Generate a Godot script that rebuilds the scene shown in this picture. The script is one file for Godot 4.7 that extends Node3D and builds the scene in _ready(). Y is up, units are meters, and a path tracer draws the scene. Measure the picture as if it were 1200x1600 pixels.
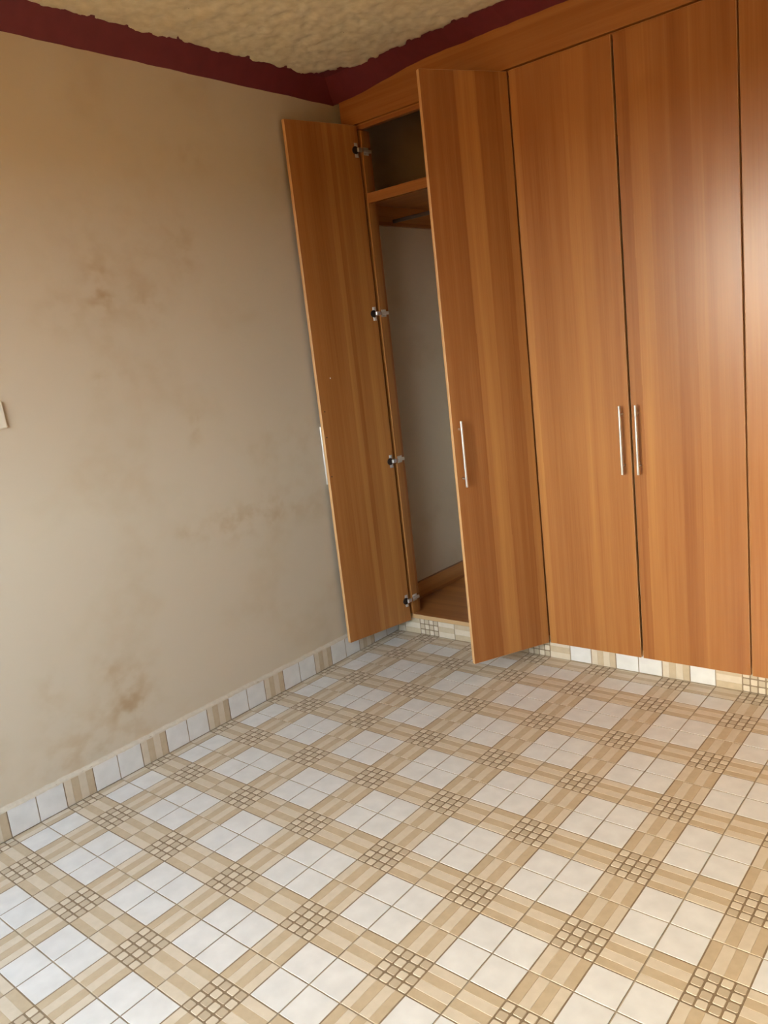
extends Node3D
# A bedroom corner with a built-in wardrobe. One floor tile is T metres; most positions below are in tiles.
const T := 0.3
const WALL_X := -0.71      # left wall face
const SKIRT_X := -0.66     # face of the tiled skirting
const CARC_Z := -6.80      # face of the wardrobe carcass
const DOOR_Z := -6.74      # outer face of the closed doors
const BACK_Z := -8.95      # wall behind the wardrobe
const ROOM_X := 13.2       # right wall face
const REAR_Z := 7.0        # window wall face
const CEIL_Y := 8.45
const DOOR_B := 0.25
const DOOR_T := 7.82

var mats := {}
var taken := {}

# ------------------------------------------------------------------ naming and tagging
func numbered(called: String) -> String:
	var n: int = taken.get(called, 0)
	taken[called] = n + 1
	return called if n == 0 else "%s_%03d" % [called, n]

func tag(o: Node, label: String, category: String, group := "") -> void:
	o.set_meta("label", label)
	o.set_meta("category", category)
	if group != "":
		o.set_meta("group", group)

func thing(called: String, label: String, category: String, at := Vector3.ZERO, turn := 0.0, group := "") -> Node3D:
	var o := Node3D.new()
	o.name = numbered(called)
	add_child(o)
	o.position = at
	o.rotation.y = turn
	tag(o, label, category, group)
	return o

func put(called: String, mesh: Mesh, parent: Node = self, at := Vector3.ZERO) -> MeshInstance3D:
	var o := MeshInstance3D.new()
	o.name = called
	o.mesh = mesh
	o.position = at
	o.cast_shadow = GeometryInstance3D.SHADOW_CASTING_SETTING_ON
	parent.add_child(o, true)
	return o

func struct(called: String, mesh: Mesh, at := Vector3.ZERO) -> MeshInstance3D:
	var o := put(called, mesh, self, at)
	o.set_meta("kind", "structure")
	return o

# ------------------------------------------------------------------ mesh helpers
class MB:
	# one SurfaceTool for each material
	var tools := {}
	func st(m: Material) -> SurfaceTool:
		if not tools.has(m):
			var s := SurfaceTool.new()
			s.begin(Mesh.PRIMITIVE_TRIANGLES)
			tools[m] = s
		return tools[m]
	func tri(m: Material, a: Vector3, b: Vector3, c: Vector3, n: Vector3, ua := Vector2.ZERO, ub := Vector2.ZERO, uc := Vector2.ZERO) -> void:
		var s := st(m)
		var vs := [a, b, c]
		var us := [ua, ub, uc]
		if (b - a).cross(c - a).dot(n) > 0.0:
			vs = [a, c, b]
			us = [ua, uc, ub]
		for k in 3:
			s.set_normal(n)
			s.set_uv(us[k])
			s.add_vertex(vs[k])
	func quad(m: Material, a: Vector3, b: Vector3, c: Vector3, d: Vector3, n: Vector3, ua := Vector2.ZERO, ub := Vector2.ZERO, uc := Vector2.ZERO, ud := Vector2.ZERO) -> void:
		tri(m, a, b, c, n, ua, ub, uc)
		tri(m, a, c, d, n, ua, uc, ud)
	# chamfered box between two corners; grain: 1 = texture v runs along y, 0 = along x, 2 = along z
	func box(m: Material, lo: Vector3, hi: Vector3, bev := 0.001, grain := 1, edge: Material = null, wide_axis := 2) -> void:
		var c := (lo + hi) * 0.5
		var h := (hi - lo) * 0.5
		bev = min(bev, min(h.x, min(h.y, h.z)) * 0.9)
		for ax in 3:
			for s in [-1.0, 1.0]:
				var n := Vector3.ZERO
				n[ax] = s
				var b := (ax + 1) % 3
				var d := (ax + 2) % 3
				var ps := []
				for q in [[-1, -1], [1, -1], [1, 1], [-1, 1]]:
					var p := Vector3.ZERO
					p[ax] = s * h[ax]
					p[b] = q[0] * (h[b] - bev)
					p[d] = q[1] * (h[d] - bev)
					ps.append(c + p)
				var us := []
				for p in ps:
					us.append(uv_of(p - lo, ax, grain))
				var mm := m
				if edge != null and ax != wide_axis:
					mm = edge
				quad(mm, ps[0], ps[1], ps[2], ps[3], n, us[0], us[1], us[2], us[3])
		if bev <= 0.0:
			return
		var em: Material = edge if edge != null else m
		for ax in 3:            # the twelve chamfers
			var b := (ax + 1) % 3
			var d := (ax + 2) % 3
			for sb in [-1.0, 1.0]:
				for sd in [-1.0, 1.0]:
					var n := Vector3.ZERO
					n[b] = sb
					n[d] = sd
					var ps := []
					for q in [[-1.0, 0], [1.0, 0], [1.0, 1], [-1.0, 1]]:
						var p := Vector3.ZERO
						p[ax] = q[0] * (h[ax] - bev)
						p[b] = sb * (h[b] - (bev if q[1] == 0 else 0.0))
						p[d] = sd * (h[d] - (0.0 if q[1] == 0 else bev))
						ps.append(c + p)
					var us := []
					for p in ps:
						us.append(uv_of(p - lo, d, grain))
					quad(em, ps[0], ps[1], ps[2], ps[3], n.normalized(), us[0], us[1], us[2], us[3])
		for sx in [-1.0, 1.0]:
			for sy in [-1.0, 1.0]:
				for sz in [-1.0, 1.0]:
					var s := Vector3(sx, sy, sz)
					var e := Vector3(h.x - bev, h.y - bev, h.z - bev)
					tri(em, c + Vector3(sx * h.x, sy * e.y, sz * e.z), c + Vector3(sx * e.x, sy * h.y, sz * e.z), c + Vector3(sx * e.x, sy * e.y, sz * h.z), s.normalized())
	func uv_of(p: Vector3, ax: int, grain: int) -> Vector2:
		# the grain axis goes to v, the other in-plane axis to u; metres
		var others := [0, 1, 2]
		others.erase(ax)
		var g := grain
		if g == ax:
			g = others[1]
		others.erase(g)
		return Vector2(p[others[0]] / 0.64, p[g] / 2.4)
	# round bar from a to b
	func bar(m: Material, a: Vector3, b: Vector3, r: float, seg := 14, bev := 0.0) -> void:
		var d := (b - a).normalized()
		var u := d.cross(Vector3(0.31, 0.77, 0.56)).normalized()
		var w := d.cross(u)
		var rings := [[a, r - bev], [a + d * bev, r], [b - d * bev, r], [b, r - bev]]
		for k in seg:
			var t0 := TAU * k / seg
			var t1 := TAU * (k + 1) / seg
			var e0 := u * cos(t0) + w * sin(t0)
			var e1 := u * cos(t1) + w * sin(t1)
			for j in 3:
				var p: Array = rings[j]
				var q: Array = rings[j + 1]
				if (p[0] - q[0]).length() < 1e-6:
					continue
				var s := st(m)
				var vs := [p[0] + e0 * p[1], p[0] + e1 * p[1], q[0] + e1 * q[1], q[0] + e0 * q[1]]
				var slope := Vector3.ZERO if j == 1 else (-d if j == 0 else d)
				var ns := [(e0 + slope).normalized(), (e1 + slope).normalized(), (e1 + slope).normalized(), (e0 + slope).normalized()]
				var order := [0, 1, 2, 0, 2, 3]
				if (vs[1] - vs[0]).cross(vs[2] - vs[0]).dot(e0 + e1) > 0.0:
					order = [0, 2, 1, 0, 3, 2]
				for i in order:
					s.set_normal(ns[i])
					s.set_uv(Vector2.ZERO)
					s.add_vertex(vs[i])
			tri(m, a, a + e0 * (r - bev), a + e1 * (r - bev), -d)
			tri(m, b, b + e0 * (r - bev), b + e1 * (r - bev), d)
	func mesh() -> ArrayMesh:
		var out := ArrayMesh.new()
		for m in tools:
			tools[m].commit(out)
			out.surface_set_material(out.get_surface_count() - 1, m)
		return out

func box_mesh(m: Material, lo: Vector3, hi: Vector3, bev := 0.001, grain := 1) -> ArrayMesh:
	var b := MB.new()
	b.box(m, lo, hi, bev, grain)
	return b.mesh()

func tv(x: float, y: float, z: float) -> Vector3:
	return Vector3(x, y, z) * T

# ------------------------------------------------------------------ textures and materials
func noise_tex(freq: float, lo: Color, hi: Color, seed_n: int, size := 512, octaves := 4) -> NoiseTexture2D:
	var n := FastNoiseLite.new()
	n.seed = seed_n
	n.noise_type = FastNoiseLite.TYPE_SIMPLEX_SMOOTH
	n.frequency = freq
	n.fractal_octaves = octaves
	var t := NoiseTexture2D.new()
	t.width = size
	t.height = size
	t.seamless = true
	t.noise = n
	var g := Gradient.new()
	g.set_color(0, lo)
	g.set_color(1, hi)
	t.color_ramp = g
	return t

func mat(called: String, c: Color, rough: float, metal := 0.0, spec := 0.5) -> StandardMaterial3D:
	var m := StandardMaterial3D.new()
	m.resource_name = called
	m.albedo_color = c
	m.roughness = rough
	m.metallic = metal
	m.metallic_specular = spec
	mats[called] = m
	return m

func mottled(called: String, a: Color, b: Color, rough: float, freq: float, scale: float, seed_n: int) -> StandardMaterial3D:
	var m := mat(called, Color.WHITE, rough)
	m.albedo_texture = noise_tex(freq, a, b, seed_n)
	m.uv1_triplanar = true
	m.uv1_world_triplanar = true
	m.uv1_scale = Vector3.ONE * scale
	return m

# printed wood of the melamine boards: upright stripes of several widths, with fine broken grain
func wood_image(seed_n: int, dark: Color, light: Color) -> ImageTexture:
	var w := 384
	var h := 768
	var rng := RandomNumberGenerator.new()
	rng.seed = seed_n
	var stripe := PackedFloat32Array()
	stripe.resize(w)
	var x := 0
	while x < w:
		var wide := rng.randi_range(12, 52)
		var tone := rng.randf()
		for k in range(x, min(w, x + wide)):
			stripe[k] = tone
		x += wide
	var soft := FastNoiseLite.new()
	soft.seed = seed_n + 1
	soft.frequency = 0.02
	soft.fractal_octaves = 3
	var grain := FastNoiseLite.new()
	grain.seed = seed_n + 2
	grain.frequency = 0.16
	grain.fractal_octaves = 3
	var data := PackedByteArray()
	data.resize(w * h * 3)
	for j in h:
		for i in w:
			var bend := int(round(2.5 * soft.get_noise_2d(i * 0.2, j * 0.22) * sin(PI * j / h)))
			var s := stripe[clampi(i + bend, 0, w - 1)]
			var f := 0.5 + 0.5 * soft.get_noise_2d(i * 1.6, j * 0.06)
			var g := 0.5 + 0.5 * grain.get_noise_2d(i * 1.5, j * 0.045)
			if j > h * 0.8:        # cross-fade so that the print repeats without a seam
				var k := (j - h * 0.8) / (h * 0.2)
				f = lerpf(f, 0.5 + 0.5 * soft.get_noise_2d(i * 1.6, (j - h) * 0.06), k)
				g = lerpf(g, 0.5 + 0.5 * grain.get_noise_2d(i * 1.5, (j - h) * 0.045), k)
			var t := clampf(0.45 * s + 0.37 * f + 0.18 * g, 0.0, 1.0)
			var c := dark.lerp(light, t)
			var o := (j * w + i) * 3
			data[o] = int(clampf(c.r, 0, 1) * 255.0)
			data[o + 1] = int(clampf(c.g, 0, 1) * 255.0)
			data[o + 2] = int(clampf(c.b, 0, 1) * 255.0)
	return ImageTexture.create_from_image(Image.create_from_data(w, h, false, Image.FORMAT_RGB8, data))

# paint of the left wall: cream with the smudges and rubbed patches that the photograph shows
func wall_image() -> ImageTexture:
	var z0 := REAR_Z
	var z1 := -9.0
	var w := 900
	var h := 560
	var marks := [[-2.39, 5.72, .16, .34, .55], [-2.39, 5.5, .22, .14, .5], [-3.0, 5.42, .2, .2, .35], [-3.66, 6.1, .18, .3, .45], [-3.95, 7.2, .3, .2, .3],
		[-2.17, 4.67, .12, .12, .4], [-2.46, 4.66, .12, .1, .35], [-1.86, 5.39, .25, .25, .3], [-3.35, 3.83, .1, .16, .45], [-3.43, 4.0, .08, .08, .4],
		[-1.85, .98, .28, .3, .55], [-1.84, .72, .35, .2, .5], [-1.16, .72, .5, .3, .4], [-1.66, 1.33, .12, .12, .35], [-2.97, 2.66, .14, .12, .4],
		[-4.37, 2.6, .9, .25, .45], [-3.68, 2.57, .5, .2, .35], [-0.9, 1.3, .16, .3, .35], [-2.04, .4, .8, .1, .35], [-2.7, 6.0, 1.0, .8, .2], [-5.2, 3.4, .6, .5, .2], [-1.0, .5, .5, .2, .35]]
	var blot := FastNoiseLite.new()
	blot.seed = 11
	blot.frequency = 0.05
	blot.fractal_octaves = 4
	var broad := FastNoiseLite.new()
	broad.seed = 12
	broad.frequency = 0.009
	broad.fractal_octaves = 4
	var data := PackedByteArray()
	data.resize(w * h * 3)
	var paint := Color(0.775, 0.725, 0.645)
	var dirt := Color(0.60, 0.47, 0.32)
	for j in h:
		var y := 8.6 * (1.0 - (j + 0.5) / h)
		for i in w:
			var z: float = lerpf(z0, z1, (i + 0.5) / w)
			var b := 0.5 + 0.5 * blot.get_noise_2d(i, j)
			var d := 0.0
			for m in marks:
				var dz: float = (z - m[0]) / m[2]
				var dy: float = (y - m[1]) / m[3]
				var q := dz * dz + dy * dy
				if q < 5.0:
					d += m[4] * 0.5 * exp(-q) * smoothstep(0.3, 0.8, b)
			d += 0.16 * smoothstep(0.0, 0.5, broad.get_noise_2d(i, j)) * b
			var c := paint.lerp(dirt, clampf(d, 0.0, 0.75))
			var o := (j * w + i) * 3
			data[o] = int(c.r * 255.0)
			data[o + 1] = int(c.g * 255.0)
			data[o + 2] = int(c.b * 255.0)
	return ImageTexture.create_from_image(Image.create_from_data(w, h, false, Image.FORMAT_RGB8, data))

func wood(called: String, tex: Texture2D, off: Vector2, rough := 0.27) -> StandardMaterial3D:
	var m := mat(called, Color.WHITE, rough)
	m.albedo_texture = tex
	m.uv1_offset = Vector3(off.x, off.y, 0)
	m.metallic_specular = 0.42
	return m

func make_materials() -> void:
	var dark := Color(0.50, 0.285, 0.14)
	var light := Color(0.745, 0.53, 0.295)
	var ta := wood_image(3, dark, light)
	var tb := wood_image(8, dark, light)
	wood("wood_a", ta, Vector2(0.0, 0.0))
	wood("wood_b", tb, Vector2(0.1, 0.3))
	wood("wood_c", ta, Vector2(0.47, 0.5))
	wood("wood_d", tb, Vector2(0.55, 0.1))
	wood("wood_e", ta, Vector2(0.75, 0.8))
	wood("wood_inside", tb, Vector2(0.3, 0.6), 0.35)
	mat("edge_band", Color(0.80, 0.62, 0.42), 0.45)
	mat("board_edge", Color(0.74, 0.60, 0.42), 0.6)
	mat("brushed_steel", Color(0.86, 0.84, 0.81), 0.34, 0.85)
	mat("hinge_steel", Color(0.86, 0.84, 0.82), 0.35, 0.7)
	mat("hinge_dark", Color(0.20, 0.16, 0.14), 0.4, 0.6)
	mat("rail_metal", Color(0.34, 0.30, 0.28), 0.5, 0.5)
	mat("hole", Color(0.10, 0.06, 0.04), 0.8)
	mottled("tile_white", Color(0.805, 0.80, 0.79), Color(0.86, 0.855, 0.845), 0.38, 0.02, 1.3, 31)
	mottled("tile_light", Color(0.775, 0.725, 0.645), Color(0.815, 0.765, 0.69), 0.38, 0.03, 1.7, 32)
	mottled("tile_tan", Color(0.70, 0.63, 0.525), Color(0.75, 0.68, 0.575), 0.38, 0.03, 1.9, 33)
	mottled("cell_light", Color(0.78, 0.73, 0.65), Color(0.82, 0.77, 0.69), 0.38, 0.03, 1.5, 34)
	mottled("cell_tan", Color(0.69, 0.63, 0.54), Color(0.735, 0.675, 0.585), 0.38, 0.03, 1.4, 35)
	mottled("tile_line", Color(0.47, 0.40, 0.31), Color(0.54, 0.465, 0.375), 0.6, 0.05, 2.0, 36)
	mottled("grout", Color(0.55, 0.49, 0.41), Color(0.72, 0.67, 0.58), 0.85, 0.012, 1.1, 37)
	mottled("plaster", Color(0.80, 0.75, 0.61), Color(0.89, 0.85, 0.73), 0.9, 0.03, 1.2, 38)
	mottled("wall_plain", Color(0.75, 0.70, 0.62), Color(0.79, 0.74, 0.66), 0.8, 0.02, 0.7, 39)
	mottled("maroon", Color(0.38, 0.125, 0.16), Color(0.44, 0.155, 0.19), 0.55, 0.03, 1.0, 40)
	mottled("bead", Color(0.73, 0.69, 0.62), Color(0.81, 0.77, 0.70), 0.8, 0.05, 2.0, 41)
	mat("switch_plastic", Color(0.86, 0.83, 0.77), 0.35)
	mat("frame_paint", Color(0.30, 0.28, 0.26), 0.5)
	var lw := mat("wall_left", Color.WHITE, 0.8, 0.0, 0.35)
	lw.albedo_texture = wall_image()
	var bump := noise_tex(0.03, Color.BLACK, Color.WHITE, 51, 512, 5)
	lw.heightmap_enabled = false
	for k in ["plaster", "wall_plain"]:
		mats[k].metallic_specular = 0.3
	mats["bump"] = bump

# ------------------------------------------------------------------ patterned tiles
# The pads of one tile in tile units, centre at 0: [x0, y0, x1, y1, material].
func tile_pads() -> Array:
	var pads := []
	var e := 0.494
	var b := 0.18
	var g := 0.006
	for sx in [-1, 1]:
		for sy in [-1, 1]:
			pads.append([min(sx * e, sx * (b + g)), min(sy * e, sy * (b + g)), max(sx * e, sx * (b + g)), max(sy * e, sy * (b + g)), "tile_white"])
	var s := 2.0 * b / 4.0
	for k in 4:
		var a := -b + k * s
		var c := a + s
		if k == 0: a += g
		if k == 3: c -= g
		var t0 := "tile_tan" if k % 2 == 0 else "tile_light"
		var t1 := "tile_light" if k % 2 == 0 else "tile_tan"
		pads.append([a, b + g, c, e, t0])      # away from the viewer
		pads.append([a, -e, c, -b - g, t1])
		pads.append([-e, -c, -b - g, -a, t0])
		pads.append([b + g, -c, e, -a, t1])
	for i in 4:
		for j in 4:
			var r := 0.0075
			pads.append([-b + i * s + r, -b + j * s + r, -b + (i + 1) * s - r, -b + (j + 1) * s - r, "cell_light" if (i + j) % 2 == 1 else "cell_tan"])
	return pads

# A tile clipped to a rectangle: lies in its own xy plane with the face towards +z, thickness metres deep.
func tile_mesh(x0: float, y0: float, x1: float, y1: float, thick := 0.008) -> ArrayMesh:
	var b := MB.new()
	var up := 0.0007
	var bev := 0.0006
	var e := 0.494
	b.box(mats["tile_line"], Vector3(max(x0, -e) * T, max(y0, -e) * T, -thick), Vector3(min(x1, e) * T, min(y1, e) * T, -up), 0.0004)
	for p in tile_pads():
		var ax: float = max(p[0], x0) * T
		var ay: float = max(p[1], y0) * T
		var bx: float = min(p[2], x1) * T
		var by: float = min(p[3], y1) * T
		if bx - ax < 0.002 or by - ay < 0.002:
			continue
		var m: Material = mats[p[4]]
		var cell: bool = p[4].begins_with("cell")
		var v: float = bev * (2.0 if cell else 1.0)
		var lo := [Vector3(ax, ay, -up), Vector3(bx, ay, -up), Vector3(bx, by, -up), Vector3(ax, by, -up)]
		var hi := [Vector3(ax + v, ay + v, 0), Vector3(bx - v, ay + v, 0), Vector3(bx - v, by - v, 0), Vector3(ax + v, by - v, 0)]
		if cell:        # rounded little squares: clip the corners
			var r := 0.0022
			lo = []
			hi = []
			for q in [[ax, ay, 1, 1], [bx, ay, -1, 1], [bx, by, -1, -1], [ax, by, 1, -1]]:
				var first := Vector3(q[0] + q[2] * r, q[1], -up)
				var second := Vector3(q[0], q[1] + q[3] * r, -up)
				if q[2] * q[3] > 0:
					var h := first
					first = second
					second = h
				lo.append(first)
				lo.append(second)
			var mid := Vector3((ax + bx) / 2, (ay + by) / 2, 0)
			for q in lo:
				var d: Vector3 = mid - q
				d.z = 0
				hi.append(q + d.normalized() * v + Vector3(0, 0, up))
			for k in range(1, 7):
				b.tri(m, hi[0], hi[k], hi[k + 1], Vector3(0, 0, 1))
		else:
			b.quad(m, hi[0], hi[1], hi[2], hi[3], Vector3(0, 0, 1))
		for k in lo.size():
			var k2: int = (k + 1) % lo.size()
			var out: Vector3 = (lo[k] + lo[k2]) * 0.5 - Vector3((ax + bx) / 2, (ay + by) / 2, -up)
			out.z = 0
			b.quad(m, lo[k], lo[k2], hi[k2], hi[k], (out.normalized() + Vector3(0, 0, 1)).normalized())
	return b.mesh()

# ------------------------------------------------------------------ wardrobe pieces
# A door in its own axes: hinge edge at x = 0, outer face at z = 0, board towards -z; opens to side s (+1: board runs to +x).
func door_mesh(width: float, s: float, face: Material, edge: Material) -> ArrayMesh:
	var b := MB.new()
	var x0 := 0.0 if s > 0 else -width
	b.box(face, Vector3(x0 * T, DOOR_B * T, -0.018), Vector3((x0 + width) * T, DOOR_T * T, 0.0), 0.0012, 1, edge, 2)
	return b.mesh()

func handle_mesh() -> ArrayMesh:
	var b := MB.new()
	var m: Material = mats["brushed_steel"]
	var half := 0.435 * T
	b.bar(m, Vector3(0, -half, 0.0258), Vector3(0, half, 0.0258), 0.005, 18, 0.0012)
	for y in [-half * 0.75, half * 0.75]:
		b.bar(m, Vector3(0, y, 0.0), Vector3(0, y, 0.024), 0.0036, 10)
	return b.mesh()

# concealed hinge in the door's axes: flange and cup on the inner face, arm reaching to the plate on the stile
func hinge_mesh(s: float) -> ArrayMesh:
	var b := MB.new()
	var steel: Material = mats["hinge_steel"]
	var dark: Material = mats["hinge_dark"]
	b.box(steel, Vector3(0.016 * s - 0.009, -0.030, -0.0205), Vector3(0.016 * s + 0.009, 0.030, -0.018), 0.0008)
	b.bar(dark, Vector3(0.022 * s, 0, -0.018), Vector3(0.022 * s, 0, -0.0225), 0.0165, 20, 0.001)
	b.box(steel, Vector3(0.004 * s - 0.012, -0.0085, -0.034), Vector3(0.004 * s + 0.012, 0.0085, -0.0225), 0.002)
	b.bar(steel, Vector3(0.014 * s, 0.022, -0.0205), Vector3(0.014 * s, 0.022, -0.0225), 0.0036, 8)
	b.bar(steel, Vector3(0.014 * s, -0.022, -0.0205), Vector3(0.014 * s, -0.022, -0.0225), 0.0036, 8)
	return b.mesh()

# hinge plate on the stile or partition
func plate_mesh(s: float) -> ArrayMesh:
	var b := MB.new()
	var steel: Material = mats["hinge_steel"]
	b.box(steel, Vector3(0, -0.016, -0.020), Vector3(0.003 * s, 0.016, 0.012) if s > 0 else Vector3(0.0, 0.016, 0.012), 0.0005) if s > 0 else b.box(steel, Vector3(-0.003, -0.016, -0.020), Vector3(0, 0.016, 0.012), 0.0005)
	var x := 0.003 * s
	b.box(steel, Vector3(min(x, x + 0.009 * s), -0.007, -0.03), Vector3(max(x, x + 0.009 * s), 0.007, 0.016), 0.0015)
	b.bar(steel, Vector3(x, 0.0115, -0.004), Vector3(x + 0.0022 * s, 0.0115, -0.004), 0.0035, 8)
	b.bar(steel, Vector3(x, -0.0115, -0.004), Vector3(x + 0.0022 * s, -0.0115, -0.004), 0.0035, 8)
	return b.mesh()

const HINGE_Y := [0.594, 2.894, 5.156, 7.477]

func add_door(cab: Node3D, hinge_x: float, width: float, s: float, open_deg: float, face: String, label: String, inset := 0.088) -> MeshInstance3D:
	var d := put("door", door_mesh(width, s, mats[face], mats["edge_band"]), cab, tv(hinge_x, 0, DOOR_Z))
	d.rotation.y = -deg_to_rad(open_deg) * s
	if label != "":
		d.set_meta("label", label)
	var h := put("handle", handle_mesh(), d, Vector3((width - inset) * s, 0, 0) * T + Vector3(0, 3.17 * T, 0))
	h.set_meta("label", "brushed steel bar handle")
	if open_deg > 0.0:
		for y in HINGE_Y:
			put("hinge", hinge_mesh(s), d, Vector3(0, y * T, 0))
	return d

func _ready() -> void:
	# ---------------------------------------------------------------- camera, sky, exposure
	var cam := Camera3D.new()
	cam.name = "camera"
	cam.keep_aspect = Camera3D.KEEP_HEIGHT
	cam.fov = rad_to_deg(2.0 * atan(800.0 / 1239.8))
	cam.near = 0.02
	cam.position = tv(7.637, 4.6143, 2.7817)
	cam.rotation = Vector3(deg_to_rad(-11.498), deg_to_rad(40.974), deg_to_rad(-6.567))
	add_child(cam)
	cam.current = true

	var env := Environment.new()
	env.background_mode = Environment.BG_SKY
	var sky_m := ProceduralSkyMaterial.new()
	sky_m.sky_top_color = Color(0.70, 0.81, 0.92)
	sky_m.sky_horizon_color = Color(0.93, 0.98, 1.0)
	sky_m.sky_curve = 0.45
	sky_m.sky_energy_multiplier = 1.0
	sky_m.sun_angle_max = 40.0
	sky_m.sun_curve = 0.6
	sky_m.ground_bottom_color = Color(0.52, 0.375, 0.195)
	sky_m.ground_horizon_color = Color(0.52, 0.375, 0.195)
	sky_m.ground_energy_multiplier = 1.0
	var sky := Sky.new()
	sky.sky_material = sky_m
	env.sky = sky
	env.ambient_light_source = Environment.AMBIENT_SOURCE_DISABLED
	env.tonemap_mode = Environment.TONE_MAPPER_LINEAR
	env.tonemap_exposure = 28.8
	env.sdfgi_enabled = true
	env.ssao_enabled = true
	env.ssil_enabled = true
	var we := WorldEnvironment.new()
	we.name = "world_environment"
	we.environment = env
	add_child(we)

	# low sun veiled by haze: no beam, only the bright sky around it, seen by the room through the window
	var sun := DirectionalLight3D.new()
	sun.name = "sun"
	sun.light_color = Color(1.0, 0.95, 0.83)
	sun.light_energy = 2.4
	sun.light_angular_distance = 0.6
	sun.shadow_enabled = true
	sun.sky_mode = DirectionalLight3D.SKY_MODE_SKY_ONLY
	add_child(sun)
	sun.look_at_from_position(Vector3.ZERO, Vector3(1.3, -0.92, -2.83))

	make_materials()
	build_shell()
	build_floor()
	build_skirting()
	build_ceiling()
	build_wardrobe()
	build_switch()

# ------------------------------------------------------------------ the room
func build_shell() -> void:
	# left wall: runs on into the wardrobe; the face carries the painted texture
	var b := MB.new()
	var z0 := REAR_Z
	var z1 := -9.0
	var x := WALL_X
	var m: Material = mats["wall_left"]
	b.quad(m, tv(x, 0, z0), tv(x, 0, z1), tv(x, 8.6, z1), tv(x, 8.6, z0), Vector3(1, 0, 0), Vector2(0, 1), Vector2(1, 1), Vector2(1, 0), Vector2(0, 0))
	var p: Material = mats["wall_plain"]
	b.box(p, tv(x - 0.5, -0.1, z1 - 0.5), tv(x - 0.003, 8.6, z0 + 0.5), 0.0)
	struct("wall_left", b.mesh())
	struct("wall_back", box_mesh(p, tv(WALL_X, -0.1, BACK_Z - 0.5), tv(ROOM_X, 8.6, BACK_Z), 0.0))
	struct("wall_right", box_mesh(p, tv(ROOM_X, -0.1, BACK_Z - 0.5), tv(ROOM_X + 0.5, 8.6, REAR_Z + 0.5), 0.0))
	# return wall that closes the wardrobe on the right, out of the picture
	struct("wall_return", box_mesh(p, tv(7.68, 0.0, BACK_Z), tv(ROOM_X, 8.6, CARC_Z), 0.0))
	# window wall behind the camera
	var wx0 := 0.4
	var wx1 := 6.4
	var wy0 := 3.0
	var wy1 := 7.2
	var r := MB.new()
	var zi := REAR_Z
	var zo := REAR_Z + 0.5
	r.box(p, tv(WALL_X, -0.1, zi), tv(wx0, 8.6, zo), 0.0)
	r.box(p, tv(wx1, -0.1, zi), tv(ROOM_X, 8.6, zo), 0.0)
	r.box(p, tv(wx0, -0.1, zi), tv(wx1, wy0, zo), 0.0)
	r.box(p, tv(wx0, wy1, zi), tv(wx1, 8.6, zo), 0.0)
	struct("wall_rear", r.mesh())
	# steel casement window
	var f: Material = mats["frame_paint"]
	var fr := MB.new()
	var fz0 := zi + 0.22
	var fz1 := zi + 0.32
	var e := 0.10
	fr.box(f, tv(wx0, wy0, fz0), tv(wx1, wy0 + e, fz1), 0.002)
	fr.box(f, tv(wx0, wy1 - e, fz0), tv(wx1, wy1, fz1), 0.002)
	fr.box(f, tv(wx0, wy0 + e, fz0), tv(wx0 + e, wy1 - e, fz1), 0.002)
	fr.box(f, tv(wx1 - e, wy0 + e, fz0), tv(wx1, wy1 - e, fz1), 0.002)
	var win := struct("window_1", fr.mesh())
	for k in [1, 2]:
		var mx: float = lerpf(wx0, wx1, k / 3.0)
		put("mullion", box_mesh(f, tv(mx - 0.05, wy0 + e, fz0), tv(mx + 0.05, wy1 - e, fz1), 0.002), win)

func build_floor() -> void:
	var slab := struct("floor", box_mesh(mats["grout"], tv(WALL_X, -0.15, BACK_Z), tv(ROOM_X, 0, REAR_Z) - Vector3(0, 0.0018, 0), 0.0))
	var made := {}
	for i in range(-1, 14):
		for j in range(-7, 8):
			var x0: float = max(-0.5, SKIRT_X - i + 0.004)
			var x1: float = min(0.5, ROOM_X - i)
			var y0: float = max(-0.5, -REAR_Z - j)
			var y1: float = min(0.5, -CARC_Z - j - 0.004)
			if x1 - x0 < 0.03 or y1 - y0 < 0.03:
				continue
			var at := tv(i, 0, -j)
			if i == -1:          # rest pieces, cut through the checks
				at.x = -0.676 * T
				x0 = SKIRT_X + 0.676 + 0.004
				x1 = 0.1685
			if j == 7:
				at.z = -6.676 * T
				y0 = -0.1685
				y1 = -CARC_Z - 6.676 - 0.004
			var key := [x0 if x0 > -0.5 else -0.5, x1, y0, y1]
			if not made.has(key):
				made[key] = tile_mesh(x0, y0, x1, y1)
			var o := put("floor_tile", made[key], slab, at)
			o.rotation.x = -PI / 2

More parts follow.
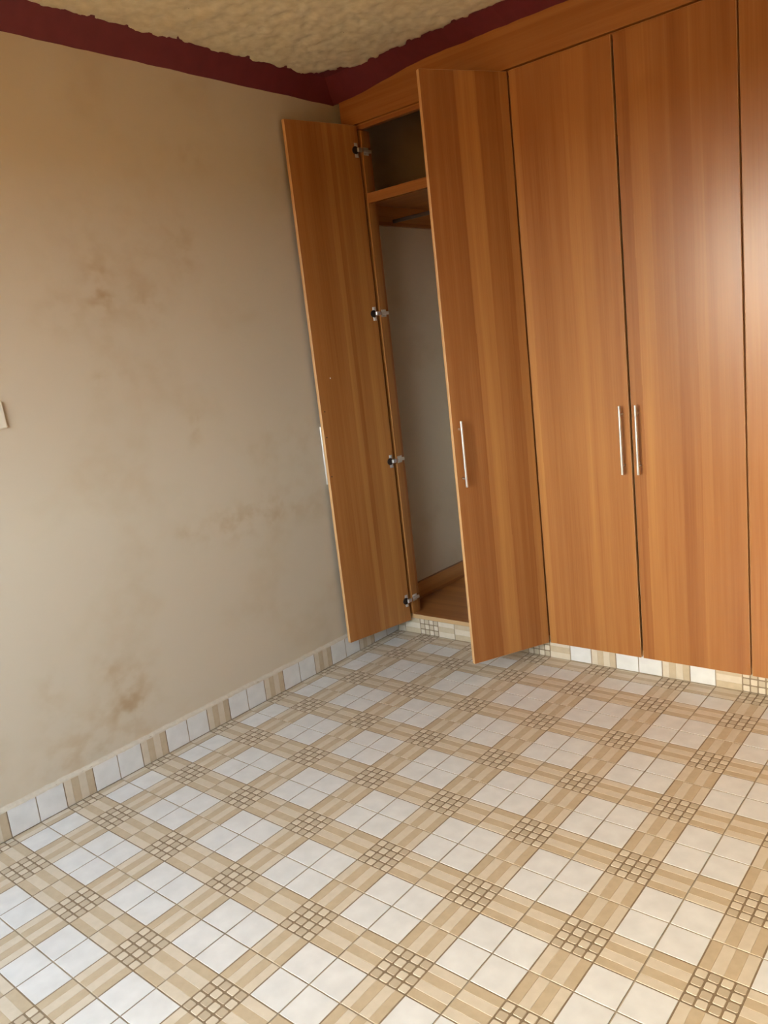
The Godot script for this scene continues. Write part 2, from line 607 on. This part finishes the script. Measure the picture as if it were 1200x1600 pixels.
func build_skirting() -> void:
	# cut strips of the same tile: white, striped band, white
	var b := MB.new()
	var h := 0.325
	b.box(mats["grout"], tv(WALL_X, 0, CARC_Z), tv(SKIRT_X, h - 0.01, REAR_Z) - Vector3(0.0016, 0, 0), 0.0)
	var base := struct("baseboard_left", b.mesh())
	var made := {}
	for j in range(-7, 8):
		var a: float = max(-0.5, -REAR_Z - j)
		var c: float = min(0.5, -CARC_Z - j)
		if c - a < 0.03:
			continue
		var key := [a, c]
		if not made.has(key):
			made[key] = tile_mesh(a, -0.5, c, -0.5 + h)
		var o := put("skirting_tile", made[key], base, tv(SKIRT_X, 0.5, -j))
		o.rotation.y = PI / 2
		o.rotation.z = 0.0
	# mortar fillet along the top of the strips, a little uneven
	var n := FastNoiseLite.new()
	n.seed = 5
	n.frequency = 3.0
	var f := MB.new()
	var steps := 260
	var prev := []
	for k in steps + 1:
		var z := lerpf(REAR_Z, CARC_Z, float(k) / steps)
		var d := 0.014 * n.get_noise_1d(z * 3.0)
		var row := [tv(SKIRT_X + 0.003, h - 0.014 + d * 0.6, z), tv(SKIRT_X - 0.002, h + 0.004 + d, z), tv(WALL_X + 0.012, h + 0.016 + d, z), tv(WALL_X - 0.004, h + 0.028 + d, z)]
		if k > 0:
			for q in 3:
				f.quad(mats["bead"], prev[q], row[q], row[q + 1], prev[q + 1], Vector3(0.7, [0.3, 0.8, 0.5][q], 0).normalized())
		prev = row
	put("mortar_fillet", f.mesh(), base)

	# the plinth under the wardrobe: strips of the same tile
	var pl := MB.new()
	var top := 0.262
	pl.box(mats["grout"], tv(SKIRT_X, 0, CARC_Z - 0.25), tv(7.68, top, CARC_Z) - Vector3(0, 0, 0.0016), 0.0)
	var plinth := struct("baseboard_back", pl.mesh())
	# true: strip cut through the middle of a tile, so that the checks show
	var through := {-1: true, 0: true, 1: true, 2: true, 3: false, 4: false, 5: true, 6: false, 7: false, 8: false}
	var pm := {}
	for i in range(-1, 9):
		var a: float = max(-0.5, SKIRT_X - i + 0.01)
		var c: float = min(0.5, 7.68 - i)
		if c - a < 0.03:
			continue
		var key := [a, c, through[i]]
		var low := -0.09 if through[i] else -0.5
		if not pm.has(key):
			pm[key] = tile_mesh(a, low, c, low + top - 0.004)
		put("plinth_tile", pm[key], plinth, tv(i, -low + 0.002, CARC_Z))

func build_ceiling() -> void:
	struct("ceiling", box_mesh(mats["maroon"], tv(WALL_X, CEIL_Y + 0.03, BACK_Z), tv(ROOM_X, CEIL_Y + 0.4, REAR_Z), 0.0))
	var ceil_node := get_node("ceiling")
	# rough plaster coat, hand-thrown: lumps, pits and a ragged rim short of the maroon border
	var lump := FastNoiseLite.new()
	lump.seed = 71
	lump.frequency = 9.0
	lump.fractal_octaves = 3
	var pit := FastNoiseLite.new()
	pit.seed = 72
	pit.noise_type = FastNoiseLite.TYPE_CELLULAR
	pit.frequency = 13.0
	pit.cellular_return_type = FastNoiseLite.RETURN_DISTANCE
	var rim := FastNoiseLite.new()
	rim.seed = 73
	rim.frequency = 1.3
	rim.fractal_octaves = 4
	var cell := 0.014
	var x0 := (WALL_X + 0.02) * T
	var z0 := -6.5 * T
	var nx := int(ceil((ROOM_X * T - x0) / cell))
	var nz := int(ceil((REAR_Z * T - z0) / cell))
	var ps := PackedVector3Array()
	ps.resize((nx + 1) * (nz + 1))
	for j in nz + 1:
		for i in nx + 1:
			var x := x0 + i * cell
			var z := z0 + j * cell
			var px := x / T
			var pz := z / T
			# rim along the wardrobe, then along the left wall, with a rounded corner between
			var tooth := 0.05 * absf(fmod(px * 2.3 + 0.6 * rim.get_noise_1d(px * 0.7) + 20.0, 1.0) - 0.25)
			var zb := -6.40 + 0.07 * rim.get_noise_1d(px * 2.0) + tooth
			if px < 0.5:
				zb -= 0.05
			var edge := false
			if pz < zb:
				pz = zb
				edge = true
			var xb := -0.545 + 0.05 * rim.get_noise_1d(pz * 1.6 + 40.0) + 0.02 * rim.get_noise_1d(pz * 7.0)
			if pz < -5.9:
				xb += 0.62 * pow(clampf((-5.9 - pz) / 0.56, 0.0, 1.0), 2.2)
			if px < xb:
				px = xb
				edge = true
			var h := CEIL_Y * T
			if edge:
				h += 0.011
			else:
				var c := pit.get_noise_2d(px * T, pz * T)
				h -= 0.0075 * lump.get_noise_2d(px * T, pz * T) - 0.008 * smoothstep(-0.55, -0.95, c) + 0.002 * lump.get_noise_2d(px * 1.3 + 9.0, pz * 1.3)
			ps[j * (nx + 1) + i] = Vector3(px * T, h, pz * T)
	var st := SurfaceTool.new()
	st.begin(Mesh.PRIMITIVE_TRIANGLES)
	st.set_smooth_group(0)
	for v in ps:
		st.set_uv(Vector2(v.x, v.z))
		st.add_vertex(v)
	for j in nz:
		for i in nx:
			var a := j * (nx + 1) + i
			var b := a + 1
			var c := a + nx + 2
			var d := a + nx + 1
			if ps[a].distance_squared_to(ps[c]) < 1e-9:
				continue
			for k in [a, c, b, a, d, c]:
				st.add_index(k)
	st.generate_normals()
	st.set_material(mats["plaster"])
	put("plaster_coat", st.commit(), ceil_node)

	# maroon cornices
	var wob := FastNoiseLite.new()
	wob.seed = 77
	wob.frequency = 1.0
	trim_strip("trim_1", true, wob)
	trim_strip("trim_2", false, wob)

func trim_strip(called: String, along_wall: bool, wob: FastNoiseLite) -> void:
	var b := MB.new()
	var m: Material = mats["maroon"]
	var n := 90
	var prev := []
	for k in n + 1:
		var t := float(k) / n
		var row := []
		if along_wall:
			var z := lerpf(REAR_Z, DOOR_Z, t)
			var d := 0.012 * wob.get_noise_1d(z * 2.0)
			for q in [[WALL_X - 0.005, 8.185 + d], [WALL_X + 0.012, 8.195 + d], [WALL_X + 0.20, 8.46], [WALL_X + 0.32, 8.483]]:
				row.append(tv(q[0], q[1], z))
		else:
			var x := lerpf(WALL_X, 7.68, t)
			var low := 8.20 + 0.135 * smoothstep(-0.6, 1.2, x) + 0.012 * wob.get_noise_1d(x * 2.0 + 30.0)
			for q in [[DOOR_Z - 0.01, low - 0.004], [DOOR_Z + 0.012, low], [DOOR_Z + 0.34, 8.46], [DOOR_Z + 0.50, 8.483]]:
				row.append(tv(x, q[1], q[0]))
		if k > 0:
			for q in 3:
				var nn: Vector3 = (row[q + 1] - row[q]).cross(row[q] - prev[q]).normalized()
				if nn.y > 0.0:
					nn = -nn
				b.quad(m, prev[q], row[q], row[q + 1], prev[q + 1], nn)
		prev = row
	struct(called, b.mesh())

# ------------------------------------------------------------------ the wardrobe
func build_wardrobe() -> void:
	var grp := "built-in wardrobe units side by side"
	# open unit next to the left wall
	var a := thing("wardrobe_cabinet", "wooden wardrobe unit standing open, both tall doors ajar, next to the stained wall", "wardrobe", Vector3.ZERO, 0.0, grp)
	carcass(a, WALL_X + 0.1, 2.215, true)
	add_door(a, -0.36, 1.235, 1.0, 102.1, "wood_e", "door swung back against the wall, its hinges showing", 0.05)
	var swung: MeshInstance3D = a.get_node("door")
	for q in [[1.0, 4.294, true], [1.17, 3.824, false], [1.19, 3.448, false], [1.19, 2.861, false]]:
		var pin := MB.new()
		var pm: Material = mats["hinge_steel"] if q[2] else mats["hole"]
		pin.bar(pm, Vector3(q[0] * T, q[1] * T, -0.0175), Vector3(q[0] * T, q[1] * T, -0.0188), 0.0028, 10)
		put("screw_head", pin.mesh(), swung)
	add_door(a, 2.21, 1.235, -1.0, 63.5, "wood_b", "door standing half open with a bar handle")
	# closed pair
	var b := thing("wardrobe_cabinet", "wooden wardrobe unit with a pair of closed doors and twin bar handles", "wardrobe", Vector3.ZERO, 0.0, grp)
	carcass(b, 2.215, 4.945, false)
	add_door(b, 2.232, 1.335, 1.0, 0.0, "wood_a", "")
	add_door(b, 4.932, 1.335, -1.0, 0.0, "wood_d", "")
	# next unit, cut by the right edge of the picture
	var c := thing("wardrobe_cabinet", "wooden wardrobe unit at the right edge, only a strip of its closed door in view", "wardrobe", Vector3.ZERO, 0.0, grp)
	carcass(c, 4.945, 7.67, false)
	add_door(c, 4.955, 1.335, 1.0, 0.0, "wood_c", "")
	add_door(c, 7.655, 1.335, -1.0, 0.0, "wood_a", "")
	# continuous board over the doors
	var h := thing("wardrobe_fascia", "reddish brown wooden fascia board running above all the wardrobe doors", "fascia board")
	put("board", box_mesh(mats["wood_c"], tv(WALL_X + 0.11, 7.845, CARC_Z), tv(7.67, 8.47, DOOR_Z), 0.001, 0), h)
	put("stop_rail", box_mesh(mats["wood_inside"], tv(WALL_X + 0.11, 7.775, CARC_Z - 0.08), tv(7.67, 8.47, CARC_Z - 0.002), 0.001, 0), h)

func carcass(cab: Node3D, x0: float, x1: float, open: bool) -> void:
	var inside: Material = mats["wood_inside"]
	# base board with a raw pale front edge
	var b := MB.new()
	b.box(inside, tv(x0 if not open else WALL_X + 0.005, 0.262, BACK_Z + 0.01), tv(x1, 0.33, CARC_Z), 0.0008, 0, mats["board_edge"], 1)
	put("base_board", b.mesh(), cab)
	# partition on the right
	put("partition", box_mesh(inside, tv(x1 - 0.06, 0.33, BACK_Z + 0.01), tv(x1, 7.77, CARC_Z - 0.084), 0.0008), cab)
	put("partition_post", box_mesh(inside, tv(x1 - 0.10, 0.33, CARC_Z - 0.08), tv(x1, 7.77, CARC_Z - 0.003), 0.0008), cab)
	var sx0 := x0 + (0.0 if not open else -0.09)
	put("shelf", box_mesh(inside, tv(sx0, 6.82, BACK_Z + 0.01), tv(x1 - 0.06, 6.88, CARC_Z - 0.085), 0.0008, 0), cab)
	put("shelf_rail", box_mesh(mats["wood_b"], tv(-0.30 if open else x0, 6.75, CARC_Z - 0.08), tv(x1 - 0.10, 6.89, CARC_Z), 0.001, 0), cab)
	if open:
		put("stile", box_mesh(mats["wood_inside"], tv(x0, 0.33, CARC_Z - 0.2), tv(-0.30, 7.77, CARC_Z - 0.003), 0.001), cab)
		put("shelf_batten", box_mesh(inside, tv(WALL_X + 0.001, 6.53, BACK_Z + 0.01), tv(WALL_X + 0.07, 6.82, CARC_Z - 0.205), 0.0008, 2), cab)
		put("wall_skirt", box_mesh(inside, tv(WALL_X + 0.001, 0.33, BACK_Z + 0.01), tv(WALL_X + 0.06, 0.63, CARC_Z - 0.205), 0.0008, 2), cab)
		var r := MB.new()
		r.bar(mats["rail_metal"], tv(WALL_X + 0.07, 6.60, -7.80), tv(x1 - 0.06, 6.60, -7.80), 0.009, 14)
		var rail := put("hanging_rail", r.mesh(), cab)
		rail.set_meta("label", "dark metal clothes rail under the shelf")
		for y in HINGE_Y:
			put("hinge_plate", plate_mesh(1.0), cab, tv(-0.30, y, CARC_Z - 0.06))
			put("hinge_plate", plate_mesh(-1.0), cab, tv(x1 - 0.10, y, CARC_Z - 0.045))

func build_switch() -> void:
	var y := 4.395 * T
	var z := -0.89 * T
	var s := thing("wall_switch", "white plastic light switch on the stained wall at the left edge", "light switch", Vector3(WALL_X * T, y, z))
	var m: Material = mats["switch_plastic"]
	put("plate", box_mesh(m, Vector3(0, -0.042, -0.043), Vector3(0.009, 0.042, 0.043), 0.0035), s)
	put("rocker", box_mesh(m, Vector3(0.009, -0.016, -0.011), Vector3(0.0125, 0.016, 0.011), 0.0015), s)
	s.rotation.x = deg_to_rad(1.5)
